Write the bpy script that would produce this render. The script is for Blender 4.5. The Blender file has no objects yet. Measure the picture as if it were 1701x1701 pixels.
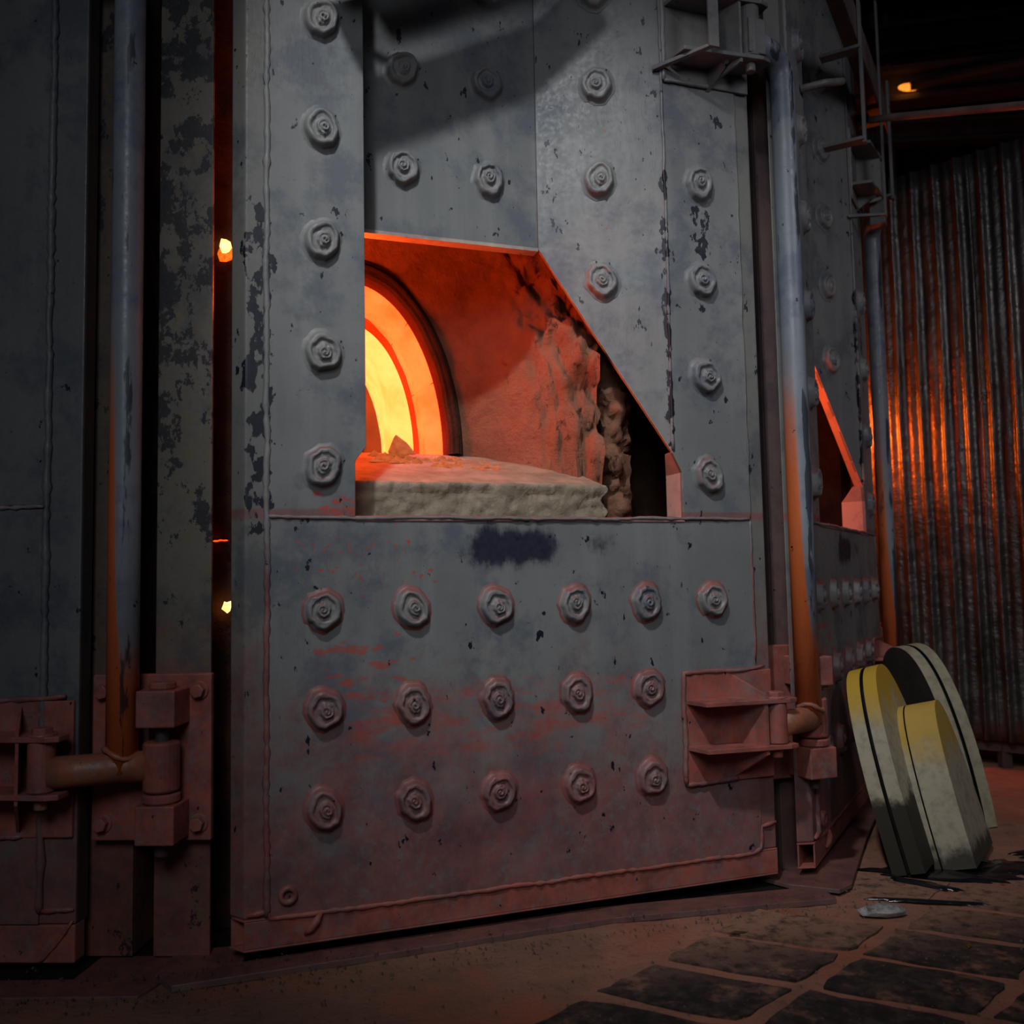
import bpy, math, random
from mathutils import Vector, Matrix, noise
random.seed(7)
sc = bpy.context.scene
COL = sc.collection
PI = math.pi
R = math.radians

# ------------------------------------------------------------------ camera
cam = bpy.data.cameras.new('camera')
cam.sensor_width = 36.0
cam.lens = 36.0 * 1540 / 1701
cam.clip_start = 0.05
cam.clip_end = 100
camo = bpy.data.objects.new('camera', cam)
COL.objects.link(camo)
pit, rol = R(4.23), R(1.11)
Fv = Vector((0, math.cos(pit), math.sin(pit)))
Uv = Vector((0, -math.sin(pit), math.cos(pit)))
Rv = Vector((1, 0, 0))
Vv = Uv * math.cos(rol) + Rv * math.sin(rol)
Rr = Rv * math.cos(rol) - Uv * math.sin(rol)
mw = Matrix((Rr, Vv, -Fv)).transposed().to_4x4()
mw.translation = Vector((0, 0, .99))
camo.matrix_world = mw
sc.camera = camo
cam.dof.use_dof = True
cam.dof.focus_distance = 2.9
cam.dof.aperture_fstop = 2.8

# ------------------------------------------------------------------ world, lights, exposure
sc.view_settings.view_transform = 'Standard'
sc.view_settings.look = 'None'
sc.view_settings.gamma = 1
sc.view_settings.use_curve_mapping = False
sc.view_settings.exposure = 0.0
w = bpy.data.worlds.new('hall_daylight')
sc.world = w
w.use_nodes = True
w.node_tree.nodes['Background'].inputs[0].default_value = (.72, .85, 1.0, 1)
w.node_tree.nodes['Background'].inputs[1].default_value = .016


def lamp(name, kind, loc, tgt, energy, color, **kw):
    l = bpy.data.lights.new(name, kind)
    l.energy = energy
    l.color = color
    for k, v in kw.items():
        setattr(l, k, v)
    o = bpy.data.objects.new(name, l)
    COL.objects.link(o)
    o.location = loc
    o.rotation_euler = (Vector(tgt) - Vector(loc)).to_track_quat('-Z', 'Y').to_euler()
    return o


lamp('roof_light', 'SPOT', (-.50, .30, 4.35), (.28, 2.8, 1.48), 330, (.97, .985, 1.0), spot_size=R(43), spot_blend=1.0, shadow_soft_size=.10)
lamp('side_hall_light', 'AREA', (3.0, .6, 3.4), (1.6, 3.9, 1.9), 3.5, (.95, .93, 1.0), shape='DISK', size=1.2, spread=R(70))
lamp('hall_fill', 'AREA', (-.3, -1.6, 3.2), (.3, 2.8, .8), 8, (.88, .93, 1.0), shape='DISK', size=1.6, spread=R(80))  # weak soft fill added from behind the camera
# unseen point lamps added for the fire glow in each port
def local(o, deg, u, n, z):
    t = math.radians(deg)
    return (o[0] + u * math.cos(t) - n * math.sin(t), o[1] + u * math.sin(t) + n * math.cos(t), z)


lamp('chamber_glow', 'POINT', local((-.6, 2.5), 19.9, .06, .29, 1.84), (0, 5, 1), 15.0, (1, .10, .007), shadow_soft_size=.07)
lamp('chamber_glow', 'POINT', local((1.84, 4.66), 101, .46, .06, 1.78), (0, 5, 1), 46.0, (1, .15, .014), shadow_soft_size=.12)
lamp('chamber_glow', 'POINT', local((1.01367, 3.16551), 60.5, .60, .36, 1.60), (0, 5, 1), 9.0, (1, .12, .012), shadow_soft_size=.06)
sc.cycles.use_denoising = True
sc.cycles.max_bounces = 6
sc.cycles.sample_clamp_indirect = 3.0

# ------------------------------------------------------------------ node helpers


class NT:
    def __init__(s, name):
        m = bpy.data.materials.new(name)
        m.use_nodes = True
        s.m = m
        s.t = m.node_tree
        s.b = s.t.nodes['Principled BSDF']
        s.tc = s.t.nodes.new('ShaderNodeTexCoord')
        s.geo = s.t.nodes.new('ShaderNodeNewGeometry')

    def n(s, typ, **kw):
        nd = s.t.nodes.new('ShaderNode' + typ)
        for k, v in kw.items():
            setattr(nd, k, v)
        return nd

    def set(s, sock, v):
        if isinstance(v, bpy.types.NodeSocket):
            s.t.links.new(v, sock)
        elif isinstance(v, (tuple, list)):
            sock.default_value = tuple(v) + ((1,) if len(v) == 3 and sock.type == 'RGBA' else ())
        else:
            sock.default_value = v

    def math(s, op, a, b=0.0, c=None):
        nd = s.n('Math', operation=op)
        s.set(nd.inputs[0], a)
        s.set(nd.inputs[1], b)
        if c is not None:
            s.set(nd.inputs[2], c)
        return nd.outputs[0]

    def mix(s, f, a, b):
        nd = s.n('Mix', data_type='RGBA')
        s.set(nd.inputs[0], f)
        s.set(nd.inputs[6], a)
        s.set(nd.inputs[7], b)
        return nd.outputs[2]

    def ramp(s, v, a, b, lo=0.0, hi=1.0):
        nd = s.n('MapRange', interpolation_type='SMOOTHSTEP')
        s.set(nd.inputs[0], v)
        for i, k in enumerate((a, b, lo, hi)):
            nd.inputs[1 + i].default_value = k
        return nd.outputs[0]

    def noise(s, scale, detail=4, rough=.55, vec=None, stretch=(1, 1, 1), off=(0, 0, 0)):
        mp = s.n('Mapping')
        s.set(mp.inputs[0], vec if vec is not None else s.geo.outputs['Position'])
        mp.inputs[3].default_value = stretch
        mp.inputs[1].default_value = off
        nd = s.n('TexNoise')
        s.set(nd.inputs['Vector'], mp.outputs[0])
        nd.inputs['Scale'].default_value = scale
        nd.inputs['Detail'].default_value = detail
        nd.inputs['Roughness'].default_value = rough
        return nd.outputs['Fac']

    def bump(s, h, strength=.3, dist=.01):
        nd = s.n('Bump')
        nd.inputs['Strength'].default_value = strength
        nd.inputs['Distance'].default_value = dist
        s.set(nd.inputs['Height'], h)
        s.t.links.new(nd.outputs[0], s.b.inputs['Normal'])

    def xyz(s, v):
        nd = s.n('SeparateXYZ')
        s.set(nd.inputs[0], v)
        return nd.outputs

    def box(s, P, u0, u1, z0, z1, soft):
        a = s.ramp(P[0], u0 - soft, u0 + soft)
        b = s.ramp(P[0], u1 - soft, u1 + soft, 1, 0)
        c = s.ramp(P[2], z0 - soft, z0 + soft)
        d = s.ramp(P[2], z1 - soft, z1 + soft, 1, 0)
        return s.math('MULTIPLY', s.math('MULTIPLY', a, b), s.math('MULTIPLY', c, d))

    def done(s, col, rough=.6, metal=0.0, spec=.4):
        s.set(s.b.inputs['Base Color'], col)
        s.set(s.b.inputs['Roughness'], rough)
        s.set(s.b.inputs['Metallic'], metal)
        s.b.inputs['Specular IOR Level'].default_value = spec
        return s.m


RED = (.30, .075, .062)
ORANGE = (.58, .13, .035)
INK = (.004, .006, .016)


def steel(name, base, base2, dust=RED, d_lo=.15, d_hi=1.25, d_max=.8, peel=.0, door=False, orange_side=False, rough=.5, flat_dust=0.0):
    """painted steel with streaks, red iron-oxide dust near the floor, chipped paint"""
    s = NT(name)
    pos = s.geo.outputs['Position']
    Z = s.xyz(pos)[2]
    big = s.noise(2.3, 5, .6)
    streak = s.noise(14, 4, .6, stretch=(1, 1, .06))
    fine = s.noise(60, 4, .7)
    col = s.mix(s.ramp(big, .35, .65), base, base2)
    col = s.mix(s.ramp(streak, .42, .75, 0, .45), col, tuple(c * 1.25 for c in base))
    cloud = s.noise(4.5, 6, .7, off=(3, 1, 5))
    col = s.mix(s.ramp(cloud, .47, .64, 0, .72), col, tuple(c * f for c, f in zip(base, (.42, .48, .64))))
    hgt = s.ramp(Z, d_lo, d_hi, 1, 0)
    dn = s.noise(7, 7, .72, off=(9, 2, 0))
    df = s.ramp(s.math('ADD', s.math('MULTIPLY', hgt, .5), s.math('MULTIPLY', dn, .8)), .56, .95, 0, d_max)
    df = s.math('MULTIPLY', df, s.ramp(hgt, 0, .25))
    df = s.math('MULTIPLY', df, s.ramp(s.noise(38, 5, .7, off=(3, 5, 5)), .3, .52, .45, 1))
    # dust also settles on every surface that faces up
    N = s.xyz(s.geo.outputs['Normal'])
    up = s.math('MULTIPLY', s.ramp(N[2], .25, .8), s.ramp(Z, 1.9, 1.1))
    df = s.math('MAXIMUM', df, s.math('MULTIPLY', up, .85))
    if flat_dust:
        df = s.math('MAXIMUM', df, flat_dust)
    if door:
        P = s.xyz(s.tc.outputs['Object'])
        O = s.tc.outputs['Object']
        # sooted scorch patches under the port
        sn = s.math('MULTIPLY', s.math('ADD', s.noise(26, 7, .8, vec=O, stretch=(1, 1, .3)), s.noise(9, 5, .7, vec=O, off=(5, 0, 2))), .5)
        m = s.math('MAXIMUM', s.box(P, .49, .78, 1.03, 1.15, .06), s.math('MULTIPLY', s.box(P, .86, .98, 1.07, 1.12, .06), .95))
        scorch = s.ramp(s.math('ADD', sn, s.math('MULTIPLY', m, .46)), .64, .88, 0, .95)
        # red hand-smeared strokes left of the bolts
        st = s.noise(17, 4, .6, vec=O, stretch=(.55, 1, 1.7), off=(4, 0, 1))
        m2 = s.box(P, -.02, .42, .5, .92, .12)
        stroke = s.ramp(s.math('MULTIPLY', st, m2), .53, .585, 0, .62)
        st2 = s.noise(9, 6, .75, vec=O, stretch=(.7, 1, 2.2), off=(1, 0, 7))
        m3 = s.box(P, .1, 1.1, .45, .76, .09)
        stroke = s.math('MAXIMUM', stroke, s.ramp(s.math('MULTIPLY', st2, m3), .42, .66, 0, .62))
        m4 = s.box(P, .05, .19, 1.16, 1.26, .02)
        stroke = s.math('MAXIMUM', stroke, s.ramp(s.math('MULTIPLY', st, m4), .48, .56, 0, .8))
        sp = s.noise(60, 3, .6, vec=O, off=(2, 0, 6))
        m5 = s.math('MULTIPLY', s.box(P, .0, .42, .95, 1.16, .05), .1)
        stroke = s.math('MAXIMUM', stroke, s.ramp(s.math('ADD', sp, m5), .73, .75, 0, .8))
        halo = s.ramp(Z, 1.155, 1.18)
        halo2 = s.math('MULTIPLY', halo, s.ramp(Z, 1.19, 1.20, 1, 0))
        df = s.math('MAXIMUM', df, s.math('MULTIPLY', halo2, .6))
    dust_v = s.mix(s.ramp(s.noise(12, 7, .7, off=(6, 6, 1)), .35, .7), dust, tuple(k * f for k, f in zip(dust, (.48, .55, .6))))
    col = s.mix(df, col, dust_v)
    if door:
        col = s.mix(stroke, col, (.46, .06, .035))
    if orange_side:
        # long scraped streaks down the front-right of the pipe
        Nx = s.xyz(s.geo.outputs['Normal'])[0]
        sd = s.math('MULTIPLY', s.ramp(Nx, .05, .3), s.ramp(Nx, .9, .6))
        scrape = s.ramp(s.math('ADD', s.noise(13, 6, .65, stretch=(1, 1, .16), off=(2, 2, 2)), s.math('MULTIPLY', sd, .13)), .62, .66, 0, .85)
        # one side of the pipe is coloured orange, thinning upwards
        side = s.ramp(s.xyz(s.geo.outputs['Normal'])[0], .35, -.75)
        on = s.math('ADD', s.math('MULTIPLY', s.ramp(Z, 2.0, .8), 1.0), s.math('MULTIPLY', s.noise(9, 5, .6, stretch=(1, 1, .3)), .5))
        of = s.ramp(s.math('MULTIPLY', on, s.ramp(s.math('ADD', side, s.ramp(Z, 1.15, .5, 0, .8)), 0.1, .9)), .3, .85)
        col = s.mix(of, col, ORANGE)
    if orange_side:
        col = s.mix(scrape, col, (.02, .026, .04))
    chipn = s.noise(34, 5, .62, off=(0, 4, 2), stretch=(1, 1, .8))
    chip = s.ramp(chipn, .69, .70)
    fleck = s.noise(75, 3, .6, off=(1, 1, 9), stretch=(1, 1, .45))
    chip = s.math('MAXIMUM', chip, s.math('MULTIPLY', s.ramp(fleck, .70, .73, 0, .8), s.ramp(s.noise(5, 4, off=(3, 7, 7)), .5, .62)))
    if peel:
        pn = s.noise(11, 9, .72, off=(5, 5, 5), stretch=(1, 1, .75))
        pm = s.ramp(Z, .9, 1.6)
        chip = s.math('MAXIMUM', chip, s.ramp(s.math('ADD', pn, s.math('MULTIPLY', pm, .1 * peel)), .60, .615, 0, .85))
        col = s.mix(s.ramp(s.noise(20, 6, .7, off=(2, 2, 2)), .5, .7, 0, .5 * peel), col, (.16, .12, .05))
    if door:
        cn = s.noise(24, 5, .6, vec=O, stretch=(1, 1, .55), off=(.3, 0, .2))
        c1 = s.math('MULTIPLY', s.box(P, -.115, -.045, 1.12, 2.05, .02), .17)
        c2 = s.math('MULTIPLY', s.box(P, 1.28, 1.345, 2.03, 2.2, .02), .2)
        c3 = s.math('MULTIPLY', s.box(P, 1.40, 1.43, 1.85, 2.1, .02), .1)
        c4 = s.math('MULTIPLY', s.box(P, 1.165, 1.192, 1.4, 2.3, .008), .17)
        cc = s.math('MAXIMUM', s.math('MAXIMUM', c1, c2), s.math('MAXIMUM', c3, c4))
        chip = s.math('MAXIMUM', chip, s.ramp(s.math('ADD', cn, cc), .655, .67))
    # thin scratches
    sv = s.noise(10, 8, .6, stretch=(7, 7, .5), off=(1, 8, 3))
    scr = s.math('MULTIPLY', s.ramp(s.math('ABSOLUTE', s.math('SUBTRACT', sv, .5)), .0, .004, 1, 0), s.ramp(s.noise(3, 3), .5, .66, 0, .6))
    chip = s.math('MAXIMUM', chip, scr)
    if door:
        col = s.mix(scorch, col, (.008, .009, .030))
    col = s.mix(chip, col, INK)
    rg = s.ramp(fine, .3, .7, rough - .1, rough + .14)
    s.bump(s.math('SUBTRACT', s.math('ADD', s.math('MULTIPLY', fine, .25), s.math('MULTIPLY', s.noise(16, 4), .6)), s.math('MULTIPLY', chip, .35)), .32, .006)
    return s.done(col, rg, 0.0, .5)


G1, G2 = (.215, .22, .216), (.17, .18, .182)
M_DOOR = steel('grey_door_paint', G1, G2, door=True, d_hi=1.15, d_max=.75)
M_FRAME = steel('grey_frame_paint', (.175, .172, .155), (.15, .152, .145), door=True, d_hi=1.6, d_max=.7)
M_BOLT = steel('painted_bolt', (.235, .23, .225), (.20, .20, .20), d_hi=1.3, d_lo=.3, d_max=.75)
M_WELD = steel('painted_weld', (.25, .245, .24), (.2, .2, .2), d_hi=1.5, d_lo=.8, d_max=.85)
M_BRK = steel('dusty_bracket', (.2, .19, .18), (.16, .16, .16), d_lo=.7, d_hi=1.9, d_max=.95, dust=(.42, .105, .075), flat_dust=0)
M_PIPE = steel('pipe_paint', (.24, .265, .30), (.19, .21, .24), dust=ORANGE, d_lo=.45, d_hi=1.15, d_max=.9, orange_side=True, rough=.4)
M_LEDGE = steel('pink_dust_lit_ledge', (.46, .24, .22), (.36, .19, .18), d_max=.5)  # pale pink base paints in the brighter lit ledge, with dust
M_FOOT = steel('foot_pipe_paint', (.2, .17, .15), (.15, .13, .12), dust=(.40, .115, .05), d_lo=.8, d_hi=1.9, d_max=.9, rough=.5)
M_COLM = steel('peeling_column_paint', (.14, .13, .108), (.12, .105, .085), peel=1.0, d_lo=.2, d_hi=1.5, d_max=.75)
M_DARKCOL = steel('brown_dark_column', (.11, .08, .06), (.08, .058, .045), peel=.6, d_lo=.2, d_hi=1.5, d_max=.6)
M_SIDE = steel('side_door_paint', (.14, .148, .15), (.112, .122, .126), d_hi=1.0, d_max=.7)
M_DUSTY = steel('dusty_steel', (.17, .12, .11), (.14, .095, .09), d_lo=.2, d_hi=2, d_max=.5, dust=(.2, .07, .055))
M_HOTEDGE = steel('bare_scaled_edge', (.55, .45, .38), (.45, .36, .30), d_max=.5)
M_DARK = steel('blackened_steel', (.05, .047, .045), (.035, .035, .036), d_max=.2)


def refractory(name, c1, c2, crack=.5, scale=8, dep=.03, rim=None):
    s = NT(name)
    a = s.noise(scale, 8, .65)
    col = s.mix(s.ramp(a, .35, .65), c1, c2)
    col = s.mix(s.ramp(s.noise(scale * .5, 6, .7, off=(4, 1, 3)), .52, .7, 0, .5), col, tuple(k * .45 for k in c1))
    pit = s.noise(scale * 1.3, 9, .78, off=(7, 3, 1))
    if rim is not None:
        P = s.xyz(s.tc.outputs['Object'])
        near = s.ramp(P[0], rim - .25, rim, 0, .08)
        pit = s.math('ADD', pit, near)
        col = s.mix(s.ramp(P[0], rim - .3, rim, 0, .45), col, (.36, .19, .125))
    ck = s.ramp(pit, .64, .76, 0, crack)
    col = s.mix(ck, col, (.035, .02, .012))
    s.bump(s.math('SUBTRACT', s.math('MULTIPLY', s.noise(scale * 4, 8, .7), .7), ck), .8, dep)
    return s.done(col, .92, 0, .15)


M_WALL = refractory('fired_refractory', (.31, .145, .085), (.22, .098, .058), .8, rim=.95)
M_SILL = refractory('sill_fireclay', (.40, .34, .25), (.28, .235, .17), .7, 10, .014)
M_CASE = refractory('dark_arch_casing', (.06, .03, .02), (.04, .02, .015), .4)
M_BACKW = refractory('dark_refractory', (.09, .045, .03), (.05, .028, .02), .5)


def simple_early(name):
    s = NT(name)
    c = s.mix(s.ramp(s.noise(7, 5), .3, .7), (.16, .15, .13), (.10, .10, .09))
    return s.done(c, .9, 0, .1)


def hot(name, c1, c2, strength, scale=6):
    s = NT(name)
    f = s.ramp(s.noise(scale, 5, .6), .3, .7)
    col = s.mix(f, c1, c2)
    s.set(s.b.inputs['Emission Color'], col)
    s.b.inputs['Emission Strength'].default_value = strength
    return s.done((.10, .05, .03), .95, 0, .05)


M_HOT2 = hot('orange_hot_arch', (1, .026, .003), (1, .048, .009), 7)
M_HOT1 = hot('yellow_hot_arch', (1, .085, .012), (1, .125, .028), 7)
M_HOTG = hot('red_hot_groove', (1, .03, .0), (1, .06, .004), .5)
M_PLUG = simple_early('chamber_plug')
M_HOLE = hot('white_hot_gap', (1, .45, .08), (1, .7, .25), 3.0, 40)
M_EMBER = hot('ember_crack', (1, .06, .003), (1, .16, .01), 1.6, 60)
M_SLAG = hot('glowing_slag_crust', (.5, .10, .03), (1, .22, .05), .55, 30)


def simple(name, c1, c2, scale=8, rough=.7, metal=0, spec=.4, b=.2, bd=.005):
    s = NT(name)
    col = s.mix(s.ramp(s.noise(scale, 6, .65), .35, .65), c1, c2)
    s.bump(s.noise(scale * 5, 5, .6), b, bd)
    return s.done(col, rough, metal, spec)


M_BLACK = simple('shade_and_groove_black', (.012, .011, .01), (.02, .018, .016), 12, .9, 0, 0.0)  # black put in for shade around the doors, and for slab grooves


# ------------------------------------------------------------------ mesh helpers
class MB:
    def __init__(s):
        s.v = []
        s.f = []
        s.mi = []

    def add(s, v, f, mi=0):
        k = len(s.v)
        s.v += [tuple(p) for p in v]
        s.f += [tuple(i + k for i in q) for q in f]
        s.mi += [mi] * len(f)
        return s

    def box(s, x0, x1, y0, y1, z0, z1, mi=0):
        v = [(x, y, z) for z in (z0, z1) for y in (y0, y1) for x in (x0, x1)]
        return s.add(v, [(0, 2, 3, 1), (4, 5, 7, 6), (0, 1, 5, 4), (1, 3, 7, 5), (3, 2, 6, 7), (2, 0, 4, 6)], mi)

    def prism(s, poly, fn):
        """poly: 2D points, fn(p, t) -> 3D for t in 0, 1"""
        n = len(poly)
        v = [fn(p, 0) for p in poly] + [fn(p, 1) for p in poly]
        f = [tuple(range(n - 1, -1, -1)), tuple(range(n, 2 * n))]
        f += [(i, (i + 1) % n, n + (i + 1) % n, n + i) for i in range(n)]
        return s.add(v, f)

    def plate(s, poly, y0, y1):          # poly in x,z
        return s.prism(poly, lambda p, t: (p[0], y1 if t else y0, p[1]))

    def slab(s, poly, z0, z1):           # poly in x,y
        return s.prism(poly, lambda p, t: (p[0], p[1], z1 if t else z0))

    def tube(s, pts, r, seg=20, jit=0.0, cap=True):
        pts = [Vector(p) for p in pts]
        v, f = [], []
        prev = None
        for i, p in enumerate(pts):
            d = (pts[min(i + 1, len(pts) - 1)] - pts[max(i - 1, 0)]).normalized()
            if prev is None:
                a = d.orthogonal().normalized()
            else:
                a = (prev - d * prev.dot(d)).normalized()
            prev = a
            b = d.cross(a)
            rr = r[i] if isinstance(r, (list, tuple)) else r
            for k in range(seg):
                t = 2 * PI * k / seg
                q = rr * (1 + (random.random() - .5) * jit)
                v.append(p + (a * math.cos(t) + b * math.sin(t)) * q)
        for i in range(len(pts) - 1):
            for k in range(seg):
                k2 = (k + 1) % seg
                f.append((i * seg + k, i * seg + k2, (i + 1) * seg + k2, (i + 1) * seg + k))
        if cap:
            f.append(tuple(range(seg - 1, -1, -1)))
            f.append(tuple((len(pts) - 1) * seg + k for k in range(seg)))
        return s.add(v, f)

    def cyl(s, a, b, r, seg=20):
        a, b = Vector(a), Vector(b)
        d = (b - a)
        e = d.normalized() * min(r * .12, d.length * .2)
        return s.tube([a, a + e, b - e, b], [r * .9, r, r, r * .9], seg)

    def build(s, name, mat, parent=None, smooth=False, bevel=0.0, loc=None):
        me = bpy.data.meshes.new(name)
        me.from_pydata(s.v, [], s.f)
        for m in (mat if isinstance(mat, (list, tuple)) else [mat]):
            me.materials.append(m)
        if any(s.mi):
            me.polygons.foreach_set('material_index', s.mi)
        if smooth:
            me.polygons.foreach_set('use_smooth', [True] * len(me.polygons))
        me.update()
        o = bpy.data.objects.new(name, me)
        COL.objects.link(o)
        if parent:
            o.parent = parent
        if loc:
            o.location = loc
        if smooth == 'auto' or bevel:
            me.polygons.foreach_set('use_smooth', [False] * len(me.polygons))
        if bevel:
            b = o.modifiers.new('bevel', 'BEVEL')
            b.width = bevel
            b.segments = 2
            b.limit_method = 'ANGLE'
        return o


def tag(o, label, cat, group=None, kind=None):
    o['label'] = label
    o['category'] = cat
    if group:
        o['group'] = group
    if kind:
        o['kind'] = kind
    return o


def empty(name, loc, rz=0):
    o = bpy.data.objects.new(name, None)
    COL.objects.link(o)
    o.location = loc
    o.rotation_euler = (0, 0, rz)
    o.empty_display_size = .1
    return o


def copy_tree(o, parent=None):
    c = o.copy()
    COL.objects.link(c)
    c.parent = parent
    for ch in [x for x in bpy.data.objects if x.parent == o]:
        copy_tree(ch, c)
    return c


def weld(pts, r=.006, step=.018, seg=7):
    """bumpy weld bead along a polyline"""
    out, rad = [], []
    pts = [Vector(p) for p in pts]
    for a, b in zip(pts[:-1], pts[1:]):
        n = max(2, int((b - a).length / step))
        for i in range(n):
            p = a.lerp(b, i / n)
            k = noise.noise(p * 9) * .004 + noise.noise(p * 40) * .0015
            out.append(p + Vector((k, 0, k)))
            rad.append(r * (1 + .55 * noise.noise(p * 60 + Vector((5, 1, 2))) + .3 * (i % 2)))
    out.append(pts[-1])
    rad.append(r * .8)
    return MB().tube(out, rad, seg)


# swirled weld bolts: five different meshes shared by all of them
def bolt_mesh(k):
    rnd = random.Random(k)
    NA, NR = 36, 15
    v, f, mi = [], [], []
    ph = rnd.random() * 6
    pitch = rnd.uniform(.36, .46)
    prof = [(1.24, 0.0), (1.08, .0025), (1.0, .006), (.96, .017), (.86, .024)]
    radii = [p[0] for p in prof] + [.86 - .86 * (i + 1) / 18 for i in range(18)]
    for j, rr in enumerate(radii):
        for a in range(NA):
            t = 2 * PI * a / NA
            wob = 1 + .13 * noise.noise(Vector((math.cos(t) * 1.4, math.sin(t) * 1.4, k * 3.1))) + .09 * noise.noise(Vector((math.cos(t) * 4, math.sin(t) * 4, k)))
            if j < len(prof):
                h = prof[j][1]
            else:
                n1 = noise.noise(Vector((math.cos(t) * 1.5, math.sin(t) * 1.5, k * 9.7)))
                n2 = noise.noise(Vector((math.cos(t) * 3, math.sin(t) * 3, k * 4.1 + 2)))
                r1, r2 = .66 + .09 * n1 + .04 * n2, .40 + .06 * n2
                sm = lambda x, e: max(0, min(1, .5 + x / e))
                h = .0245 + .003 * n2 * sm(rr - r1, .1)
                h -= .0065 * sm(r1 - rr, .08)                      # recessed annulus
                h += .011 * sm(r2 - rr, .09) * (1 - .35 * (rr / .4) ** 2)   # centre button
                if rr < r2:
                    h += .0032 * math.cos(2 * PI * (rr / .21 - t / (2 * PI)) + ph)
                h += .0022 * noise.noise(Vector((math.cos(t) * rr * 6, math.sin(t) * rr * 6, k * 7)))
            q = .0465 * rr * wob
            ox = .006 * (1 - min(1, rr)) * math.cos(k * 2.3)
            v.append((q * math.cos(t) + ox, -h, q * math.sin(t) * 1.14 + .006 * (1 - min(1, rr)) * math.sin(k * 1.7)))
    n = len(radii)
    for j in range(n - 1):
        for a in range(NA):
            b = (a + 1) % NA
            f.append((j * NA + a, j * NA + b, (j + 1) * NA + b, (j + 1) * NA + a))
            mi.append(1 if j == 0 else 0)
    f.append(tuple((n - 1) * NA + a for a in range(NA)))
    mi.append(0)
    me = bpy.data.meshes.new('bolt')
    me.from_pydata(v, [], f)
    me.materials.append(M_BOLT)
    me.materials.append(M_DOOR)
    me.polygons.foreach_set('material_index', mi)
    me.polygons.foreach_set('use_smooth', [True] * len(f))
    me.update()
    return me


M_HALO = None
BOLTS = [bolt_mesh(k) for k in range(5)]
HALO = steel('red_rimmed_weld', (.25, .12, .11), (.22, .10, .095), d_lo=.6, d_hi=1.5, d_max=.7)
BOLTS_LOW = []
for me in BOLTS:
    c = me.copy()
    c.materials[1] = HALO
    BOLTS_LOW.append(c)


def add_bolt(parent, u, n, z, rz=0, low=False):
    o = bpy.data.objects.new('bolt', random.choice(BOLTS_LOW if low else BOLTS))
    COL.objects.link(o)
    o.parent = parent
    o.location = (u, n, z)
    o.rotation_euler = (0, random.uniform(-.5, .5), rz)
    o.scale = (1, 1, 1) if low else (1.04, 1, 1.04)
    return o


def hexbolt(parent, name, u, n, z, r=.02, d=.018, mat=None, washer=True, up=False):
    m = MB()
    poly = [(r * math.cos(PI / 3 * k + .2), r * math.sin(PI / 3 * k + .2)) for k in range(6)]
    if up:
        m.prism(poly, lambda p, t: (p[0], p[1], t * d))
        if washer:
            m.cyl((0, 0, -.004), (0, 0, .004), r * 1.35, 18)
    else:
        m.prism(poly, lambda p, t: (p[0], -.004 - t * d, p[1]))
        if washer:
            m.cyl((0, .002, 0), (0, -.005, 0), r * 1.35, 18)
    return m.build(name, mat or M_BRK, parent, bevel=.0025, loc=(u, n, z))


# ------------------------------------------------------------------ the furnace doors
ZT = 3.7
ZS = 1.174      # seam height, bottom of the port
SA = math.atan2(.17, .373)


def bracket(parent, du, zl, zh, zb, zt, name='hinge_bracket'):
    """welded clevis bracket: back plate, two lugs, gussets, pin, pin nut"""
    e = 1.512 + du
    bp = MB().box(e - .325, e - .007, -.012, .0, zb, zt).build(name, M_BRK, parent, bevel=.003)
    weld([(e - .325, -.01, zb), (e - .325, -.01, zt), (e - .08, -.01, zt + .005), (e - .03, -.01, zt + .012)], .007).build('weld_bead', M_WELD, bp, smooth=True)
    weld([(e - .325, -.01, zb), (e - .14, -.01, zb + .004)], .006).build('weld_bead', M_WELD, bp, smooth=True)
    for z in (zl, zh):
        MB().slab([(e - .318, -.012), (e - .30, -.10), (e - .02, -.125), (e + .012, -.115), (e + .012, -.065), (e - .02, -.035), (e - .05, -.012)], z - .007, z + .007).build('lug', M_BRK, bp, bevel=.002)
    g = MB()
    g.prism([(0, zt - .01), (-.10, zh + .02), (-.10, zl - .02), (0, zb + .01)], lambda p, t: (e - .152 + p[0] * -.55 + (t - .5) * .009, p[0] * 1.05 - .008, p[1]))
    g.build('gusset', M_BRK, bp)
    g = MB()
    g.prism([(0, zt - .01), (-.08, zh + .02), (-.08, zl - .02), (0, zb + .01)], lambda p, t: (e - .305 + (t - .5) * .008, p[0] - .008, p[1]))
    g.build('gusset', M_BRK, bp) if du else None
    MB().cyl((e - .047, -.088, zl + .008), (e - .047, -.088, zh - .008), .033, 24).build('pin_sleeve', M_BRK, bp, bevel=0)
    hexbolt(bp, 'pin_head', e - .047, -.088, zh + .008, .027, .018, up=True)
    MB().cyl((e - .047, -.088, zl - .035), (e - .047, -.088, zl), .016, 16).build('pin_end', M_BRK, bp)
    return bp


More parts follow.
